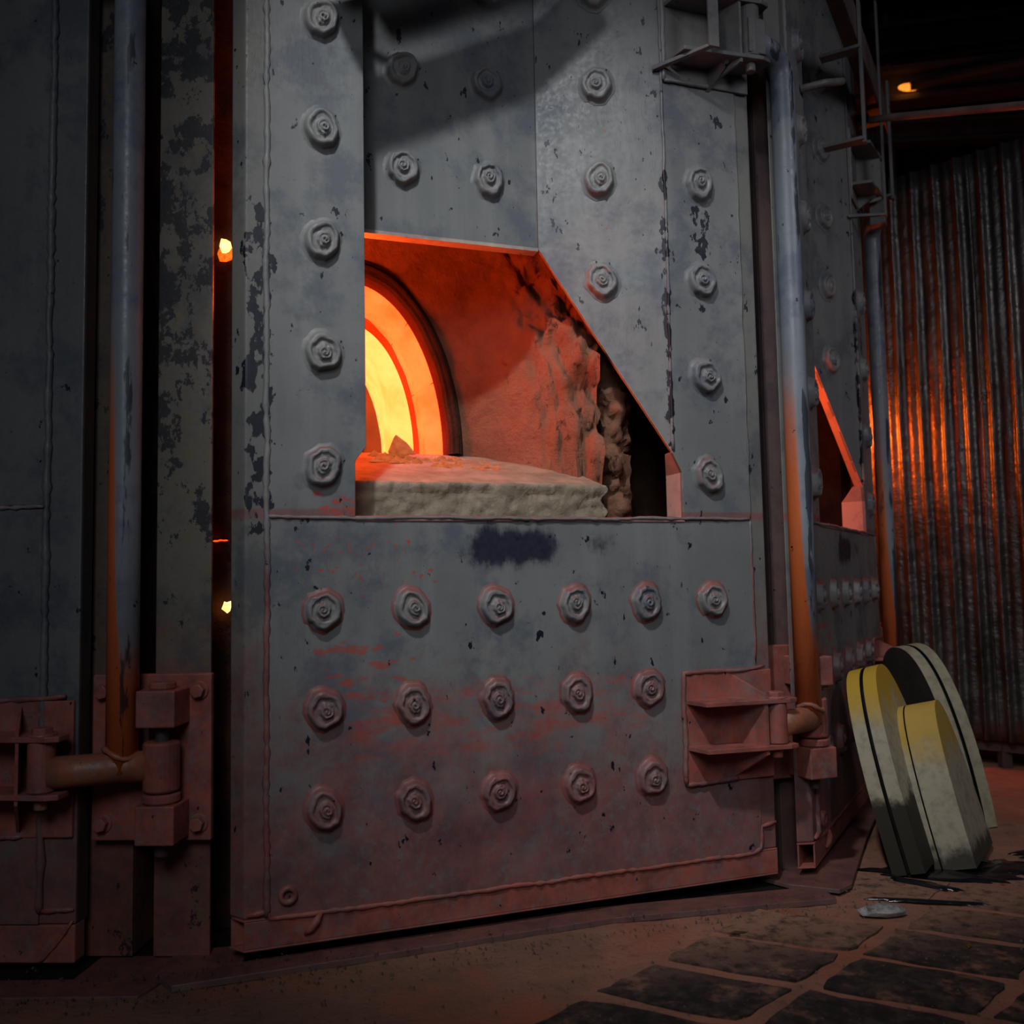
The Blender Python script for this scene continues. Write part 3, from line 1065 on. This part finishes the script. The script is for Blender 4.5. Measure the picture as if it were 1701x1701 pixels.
plate('base_plate', [(-1.9, 2.33), (-.925, 2.315), (-.90, 2.40), (-.93, 2.56), (-1.12, 2.56), (-1.13, 2.42), (-1.9, 2.43)], -.005, .008, 'low rusty base plate at the left under the plain door')
plate('base_plate', [(-.92, 2.42), (-.855, 2.345), (-.4, 2.505), (.27, 2.745), (.955, 2.872), (.935, 2.985), (.23, 2.835), (-.45, 2.585), (-.72, 2.485), (-.74, 2.60), (-.92, 2.56)], .0, .018, 'long dusty base plate under the central bolted door')
plate('base_plate', [(.845, 2.985), (.985, 2.93), (1.04, 2.98), (1.30, 3.53), (1.75, 4.4), (1.3, 4.6), (.75, 3.1)], .010, .024, 'dusty base plate under the edge-on right door')

pit = MB().slab([(-1.9, 2.431), (-1.131, 2.421), (-1.121, 2.561), (-.741, 2.601), (-.719, 2.486), (-.449, 2.586), (.23, 2.836), (.934, 2.986), (.9, 3.3), (-.2, 3.0), (-1.9, 2.9)], -.01, .006).build('shade_strip', M_BLACK, floor)  # black strip stands in for the deep shade under the doors

# loose grit along the plates
grit = MB()
for k in range(900):
    t = random.random()
    x = -1.4 + 2.5 * t
    y = 2.33 + max(0, (x + .9)) * .28 + random.gauss(0, .05)
    if random.random() < .4:
        x, y = random.uniform(-1.3, 1.6), random.uniform(1.9, 2.6)
    r = random.uniform(.0015, .005)
    b = len(grit.v)
    z = .02 if y > 2.36 + max(0, (x + .9)) * .28 else .004
    grit.v += [(x - r, y, z), (x + r * .7, y - r, z), (x + r * .5, y + r, z), (x, y, z + r * 1.3)]
    grit.f += [(b, b + 1, b + 3), (b + 1, b + 2, b + 3), (b + 2, b, b + 3)]
    grit.mi += [0, 0, 0]
g = grit.build('floor_grit', simple('grit', (.13, .09, .06), (.05, .035, .03), 30))
tag(g, 'scattered grit and crumbs on the dusty floor along the base plates', 'grit', kind='stuff')


# ------------------------------------------------------------------ leaning slabs
def slab_mat(name, top, soot, z_yel, z_soot, body=(.42, .37, .27)):
    s = NT(name)
    Z = s.xyz(s.tc.outputs['Object'])[2]
    nz = s.noise(9, 5, .65)
    Zn = s.math('ADD', Z, s.math('MULTIPLY', s.math('SUBTRACT', nz, .5), .22))
    c = s.mix(s.ramp(s.noise(30, 4, .6), .4, .7), body, tuple(k * .72 for k in body))
    c = s.mix(s.ramp(Zn, z_yel - .05, z_yel + .08, 0, top), c, (.50, .30, .02))
    c = s.mix(s.ramp(Zn, z_soot - .03, z_soot + .03, soot, 0), c, (.035, .03, .022))
    s.bump(s.noise(25, 4), .2, .004)
    return s.done(c, .7, 0, .3)


def arch_slab(name, hw, h, th, mat, mats2, base, heading, lean, roll, groove=(.44, .56), gd=.018, name_far=False):
    """tombstone slab: flat faces, grooved rim. local X = width, Y = thickness, Z = height"""
    N = 60
    prof = [(0, 0), (groove[0], 0), (groove[0], gd), (groove[1], gd), (groove[1], 0), (1, 0)]
    m = MB()
    for i in range(N + 1):
        t = PI * i / N
        for (q, d) in prof:
            k = 1.0
            m.v.append(((hw - d) * math.copysign(abs(math.cos(t)) ** .85, math.cos(t)), (q - .5) * th, (h - d) * math.sin(t) ** .95))
    n = len(prof)
    for i in range(N):
        for k in range(n - 1):
            a = i * n + k
            m.f.append((a, a + 1, a + n + 1, a + n))
            m.mi.append(1 if k in (1, 2, 3) else 0)
    m.f.append(tuple(i * n for i in range(N, -1, -1)))
    m.f.append(tuple(i * n + n - 1 for i in range(N + 1)))
    m.f.append(tuple(range(n)) + tuple(N * n + k for k in range(n - 1, -1, -1)))
    m.mi += [2 if name_far else 0, 2, 0]
    root = m.build(name, [mat, M_BLACK, mats2], bevel=0)
    root.location = base
    root.rotation_mode = 'XYZ'
    Mx = Matrix.Rotation(heading, 4, 'Z') @ Matrix.Rotation(lean, 4, 'X') @ Matrix.Rotation(roll, 4, 'Y')
    root.matrix_world = Matrix.Translation(base) @ Mx
    return root


MS1 = slab_mat('yellowed_slab', .95, 1.0, .50, .24)
MS2 = slab_mat('cream_slab', .8, .9, .36, .05)
MS3 = slab_mat('pale_slab', .12, .0, .7, -1, (.33, .29, .20))
MS3U = simple('dark_slab_face', (.05, .04, .03), (.03, .022, .018), 9, .9)
# heading: world angle of the width axis
s1 = arch_slab('arched_slab', .25, .66, .105, MS1, MS1, (1.405, 3.285, .015), R(55), R(-15.0), R(0))
tag(s1, 'arched pale slab with yellow grooved rim and blackened foot, leaning on the right door', 'slab', 'leaning arched slabs')
s2 = arch_slab('arched_slab', .17, .53, .13, MS2, MS2, (1.535, 3.27, .012), R(55), R(-14.0), R(0), groove=(.80, .84), gd=.012)
tag(s2, 'shorter cream arched slab with olive-yellow crown, in front of the other leaning slabs', 'slab', 'leaning arched slabs')
s3 = arch_slab('arched_slab', .34, .69, .10, MS3, MS3U, (1.79, 4.0, .0), R(92), R(-9), R(0), groove=(.42, .56), name_far=True)
tag(s3, 'large arched slab with a slotted curved rim, behind beside the corrugated fence', 'slab', 'leaning arched slabs')
# tar puddle and strings at the foot of the slabs
tar = MB()
def puddle(cx, cy, rx, ry, z, k, ang=0):
    b = len(tar.v)
    n = 40
    for i in range(n):
        a = 2 * PI * i / n
        r = 1 + .7 * noise.noise(Vector((math.cos(a) * 2, math.sin(a) * 2, k))) + .25 * noise.noise(Vector((math.cos(a) * 7, math.sin(a) * 7, k)))
        x, y = rx * r * math.cos(a), ry * r * math.sin(a)
        tar.v.append((cx + x * math.cos(ang) - y * math.sin(ang), cy + x * math.sin(ang) + y * math.cos(ang), z))
    for i in range(n):
        x, y, zz = tar.v[b + i]
        tar.v.append((cx + (x - cx) * .85, cy + (y - cy) * .85, z + .007))
    tar.v.append((cx, cy, z + .010))
    for i in range(n):
        j = (i + 1) % n
        tar.f.append((b + i, b + j, b + n + j, b + n + i))
        tar.f.append((b + n + i, b + n + j, b + 2 * n))
        tar.mi += [0, 0]
puddle(1.40, 3.10, .24, .055, .004, 1, R(-15))
puddle(1.62, 3.17, .12, .08, .005, 2)
puddle(1.28, 3.02, .10, .02, .004, 3, R(-40))
puddle(1.22, 2.86, .17, .010, .004, 4, R(-12))
puddle(1.9, 3.3, .2, .05, .004, 5)
puddle(1.75, 3.15, .16, .03, .004, 8, R(10))
t_ = tar.build('tar_puddle', simple('wet_tar', (.006, .006, .008), (.012, .011, .012), 9, .12, 0, .7), smooth=True)
tag(t_, 'glossy black tar spilled around the feet of the leaning slabs', 'tar', kind='stuff')

# lump of clear glass slag
gl = MB()
for j in range(4):
    for i in range(9):
        a = 2 * PI * i / 9
        rr = [1, 1.05, .75, .3][j] * (1 + .25 * random.uniform(-1, 1))
        gl.v.append((.058 * rr * math.cos(a), .024 * rr * math.sin(a), [0, .012, .024, .03][j] + random.uniform(-.002, .002)))
for j in range(3):
    for i in range(9):
        b = (i + 1) % 9
        gl.f.append((j * 9 + i, j * 9 + b, (j + 1) * 9 + b, (j + 1) * 9 + i))
        gl.mi.append(0)
gl.f += [tuple(27 + i for i in range(9)), tuple(8 - i for i in range(9))]
gl.mi += [0, 0]
ms = simple('clear_slag_glass', (.5, .48, .46), (.28, .27, .26), 60, .12, 0, .6, .6, .004)
ms.node_tree.nodes['Principled BSDF'].inputs['Transmission Weight'].default_value = .35
go = gl.build('glass_lump', ms, loc=(1.05, 2.76, .006))
tag(go, 'small clear faceted glass lump on the dusty floor right of the door', 'glass lump')
# dry leaves
for (x, y, s, a, lb) in ((.60, 2.64, .03, .2, 'dry brown leaf scrap near the long base plate'), (1.18, 2.52, .02, 1.1, 'dry brown leaf scrap on the pavers at right')):
    m = MB()
    for i in range(9):
        t = i / 8
        wd = math.sin(PI * t) * .32 * (1 + .3 * math.sin(i * 2.1))
        m.v += [(s * 2 * (t - .5), s * wd, .004 + s * .25 * t * (1 - t)), (s * 2 * (t - .5), 0, .004 + s * .5 * t * (1 - t)), (s * 2 * (t - .5), -s * wd, .006)]
    for i in range(8):
        m.f += [(3 * i, 3 * i + 1, 3 * i + 4, 3 * i + 3), (3 * i + 1, 3 * i + 2, 3 * i + 5, 3 * i + 4)]
        m.mi += [0, 0]
    o = m.build('dry_leaf', simple('dry_leaf', (.12, .06, .01), (.06, .03, .01), 30), loc=(x, y, .004))
    o.rotation_euler.z = a
    tag(o, lb, 'leaf')

# ------------------------------------------------------------------ corrugated fence
cf = NT('old_galvanised_sheet')
n1 = cf.noise(5, 6, .7, stretch=(1, 1, .25))
c = cf.mix(cf.ramp(n1, .35, .7), (.17, .165, .16), (.07, .065, .06))
cf.bump(cf.math('ADD', cf.noise(14, 4, .6), cf.noise(4, 3, .5)), .5, .02)
M_CORR = cf.done(c, cf.ramp(cf.noise(9, 5, .6), .3, .7, .34, .52), .8, .5)
fence = empty('corrugated_fence', (2.35, 4.82, 0))
fd = Vector((-.716, .698, 0))
fn = Vector((-.698, -.716, 0))   # towards the furnace
pitch = .115
lo, hi = -7, 11                   # pitches from the anchor, towards camera negative
for k0, k1 in ((-19, -13), (-13, -7), (-7, -1), (-1, 4.4)):
    m = MB()
    nx = int((k1 - k0) * 16)
    nz = 28
    for i in range(nx + 1):
        s = k0 + (k1 - k0) * i / nx
        ph = s % 1.0
        wv = math.exp(-((ph - .5) / .12) ** 2) * .026 + .003 * math.cos(2 * PI * ph * 2)
        for j in range(nz + 1):
            z = .14 + (3.18 - .14) * j / nz
            dent = .010 * noise.noise(Vector((s * .8, z * 3.0, 4))) + .014 * noise.noise(Vector((s * .3, z * .9, 8)))
            lean = (z - 1.5) * .012
            p = fd * (s * pitch) + fn * (wv + dent + (.004 if int(k0) % 2 else 0)) + fd * (.010 * noise.noise(Vector((int(s) * 3.3, z * .7, 1))))
            m.v.append((p.x, p.y, z))
    for i in range(nx):
        for j in range(nz):
            a = i * (nz + 1) + j
            m.f.append((a, a + 1, a + nz + 2, a + nz + 1))
            m.mi.append(0)
    o = m.build('corrugated_sheet', M_CORR, fence, smooth=True)
    so = o.modifiers.new('t', 'SOLIDIFY')
    so.thickness = .0015
for z0, z1 in ((.08, .14), (3.08, 3.13)):
    m = MB()
    a, b = fd * (-19 * pitch), fd * (4.4 * pitch)
    o_ = -fn * .03
    m.add([(a + o_).to_tuple()[:2] + (z0,), (b + o_).to_tuple()[:2] + (z0,), (b + o_ * 2.2).to_tuple()[:2] + (z0,), (a + o_ * 2.2).to_tuple()[:2] + (z0,),
           (a + o_).to_tuple()[:2] + (z1,), (b + o_).to_tuple()[:2] + (z1,), (b + o_ * 2.2).to_tuple()[:2] + (z1,), (a + o_ * 2.2).to_tuple()[:2] + (z1,)],
          [(0, 1, 2, 3), (4, 7, 6, 5), (0, 4, 5, 1), (1, 5, 6, 2), (2, 6, 7, 3), (3, 7, 4, 0)])
    m.build('fence_rail', M_DARK, fence)
for s in (-18, -14, -10, -6, -3, -1, 1.2, 4.2):
    p = fd * (s * pitch) - fn * .06
    MB().box(p.x - .025, p.x + .025, p.y - .025, p.y + .025, 0, 3.15).build('fence_post', M_DARK, fence)
tag(fence, 'tall corrugated metal fence at right reflecting the furnace glow', 'fence')

pr = MB().tube([(1.70, 4.17, 3.095), (1.768, 4.1, 3.07), (2.09, 3.6, 2.856), (2.6, 2.8, 2.5)], .017, 14).build('guard_pipe', simple('bare_pipe', (.32, .22, .2), (.2, .15, .14), 9, .35, .3), smooth=True)
tag(pr, 'thin bare pipe slanting above the corrugated fence at upper right', 'pipe')

# bluish panels visible through the gap below the fence
pz = MB()
pz.box(2.2, 4.6, 6.6, 6.64, .0, .9)
o = pz.build('storage_panel', simple('blue_grey_panel', (.10, .13, .18), (.08, .10, .14), 3, .6))
tag(o, 'pale blue-grey panel on the floor behind the corrugated fence', 'panel')

# ------------------------------------------------------------------ the hall behind
M_HALL = simple('sooty_cladding', (.03, .032, .036), (.018, .019, .022), 3, .8)
def struct(name, m, mat):
    o = m.build(name, mat)
    o['kind'] = 'structure'
    return o
struct('wall_back', MB().box(-7, 9, 12, 12.1, 0, 7.6), M_HALL)
struct('wall_right', MB().box(8.9, 9, -7, 12, 0, 7.6), M_HALL)
rf = MB()
rf.box(-7, 4.0, 4.5, 12, 7.6, 7.7)
rf.box(4.35, 9, 4.5, 12, 7.6, 7.7)
rf.box(4.0, 4.35, 4.5, 8.6, 7.6, 7.7)
rf.box(4.0, 4.35, 9.75, 12, 7.6, 7.7)
struct('ceiling', rf, M_HALL)
M_BEAM = simple('roof_steel', (.13, .145, .18), (.09, .10, .12), 4, .6)
M_BEAMB = simple('brown_roof_steel', (.14, .07, .03), (.1, .05, .025), 4, .6)
def beam(name, a, b, r, mat, label):
    a, b = Vector(a), Vector(b)
    d = (b - a).normalized()
    up = Vector((0, 0, 1))
    sd = d.cross(up).normalized() * r
    u = up * r * 1.4
    t = u * .18
    m = MB()
    for (c0, w, h) in ((u, sd, t), (-u, sd, t), (Vector((0, 0, 0)), sd * .15, u)):
        v = []
        for e in (a, b):
            v += [e + c0 - w - h, e + c0 + w - h, e + c0 + w + h, e + c0 - w + h]
        m.add(v, [(0, 1, 2, 3), (7, 6, 5, 4), (0, 4, 5, 1), (1, 5, 6, 2), (2, 6, 7, 3), (3, 7, 4, 0)])
    o = m.build(name, mat)
    return tag(o, label, 'beam', 'roof beams')
beam('roof_beam', (2.2, 8.3, 5.35), (8.8, 7.6, 5.60), .10, M_BEAM, 'blue-grey roof beam passing just above the orange lamp')
beam('roof_beam', (2.6, 9.2, 6.30), (8.8, 8.8, 6.75), .10, M_BEAMB, 'brown roof beam high in the upper right corner')
beam('roof_beam', (2.8, 10.6, 6.1), (8.8, 10.4, 6.2), .08, M_BEAM, 'faint far roof beam deep in the dark hall')
for x, y, lb in ((5.6, 8.2, 'slim dark twin post standing nearest behind the corrugated fence'), (6.4, 10.5, 'slim dark twin post deep in the hall toward the right edge'), (4.35, 10.5, 'slim dark twin post deep in the hall below the teal skylight')):
    o = MB().box(x, x + .06, y, y + .06, 0, 7.6)
    o.box(x + .16, x + .20, y, y + .06, 0, 7.6)
    tag(o.build('hall_post', M_BEAM), lb, 'post', 'hall posts')
wn = MB().box(4.0, 4.35, 8.6, 9.75, 7.62, 7.64).build('window_1', hot('teal_skylight_pane', (.02, .5, .42), (.05, .65, .55), .9, 2))
wn['kind'] = 'structure'
# fluorescent fitting with an orange end lamp
lf = empty('ceiling_lamp', (3.627, 8.0, 5.324))
MB().tube([(0, 0, 0), (2.2, -.5, .22)], .035, 12).build('lamp_tube', M_BEAM, lf, smooth=True)
m = MB()
for j in range(7):
    for i in range(12):
        a, b = PI * j / 6, 2 * PI * i / 12
        m.v.append((.10 * math.cos(a), .035 * math.sin(a) * math.cos(b), .035 * math.sin(a) * math.sin(b)))
for j in range(6):
    for i in range(12):
        k = (i + 1) % 12
        m.f.append((j * 12 + i, j * 12 + k, (j + 1) * 12 + k, (j + 1) * 12 + i))
        m.mi.append(0)
m.build('bulb', hot('orange_bulb', (1, .22, .02), (1, .3, .04), 1.6), lf, smooth=True)
tag(lf, 'small orange lamp glowing under the roof at upper right', 'lamp')

# unseen pipe overhead whose shadow crosses the recessed plate
Lp = Vector((-.50, .30, 4.35))
def overhead(dz, r, k, ext0, ext1, label):
    a, b = Vector((-.429, 2.743, 2.41 + dz)), Vector((.099, 2.934, 2.70 + dz))
    a2, b2 = a.lerp(Lp, k), b.lerp(Lp, k)
    dd = (b2 - a2).normalized()
    o = MB().tube([a2 - dd * ext0, b2 + dd * ext1], r, 16).build('overhead_pipe', M_DARK, smooth=True)
    tag(o, label, 'pipe')


overhead(0, .072, .16, .02, .22, 'thin overhead pipe above the central furnace door, just out of the picture')
overhead(.42, .12, .17, .0, .0, 'thick overhead duct above the thin pipe over the central furnace door')  # unseen duct, added to darken the top of the recessed plate
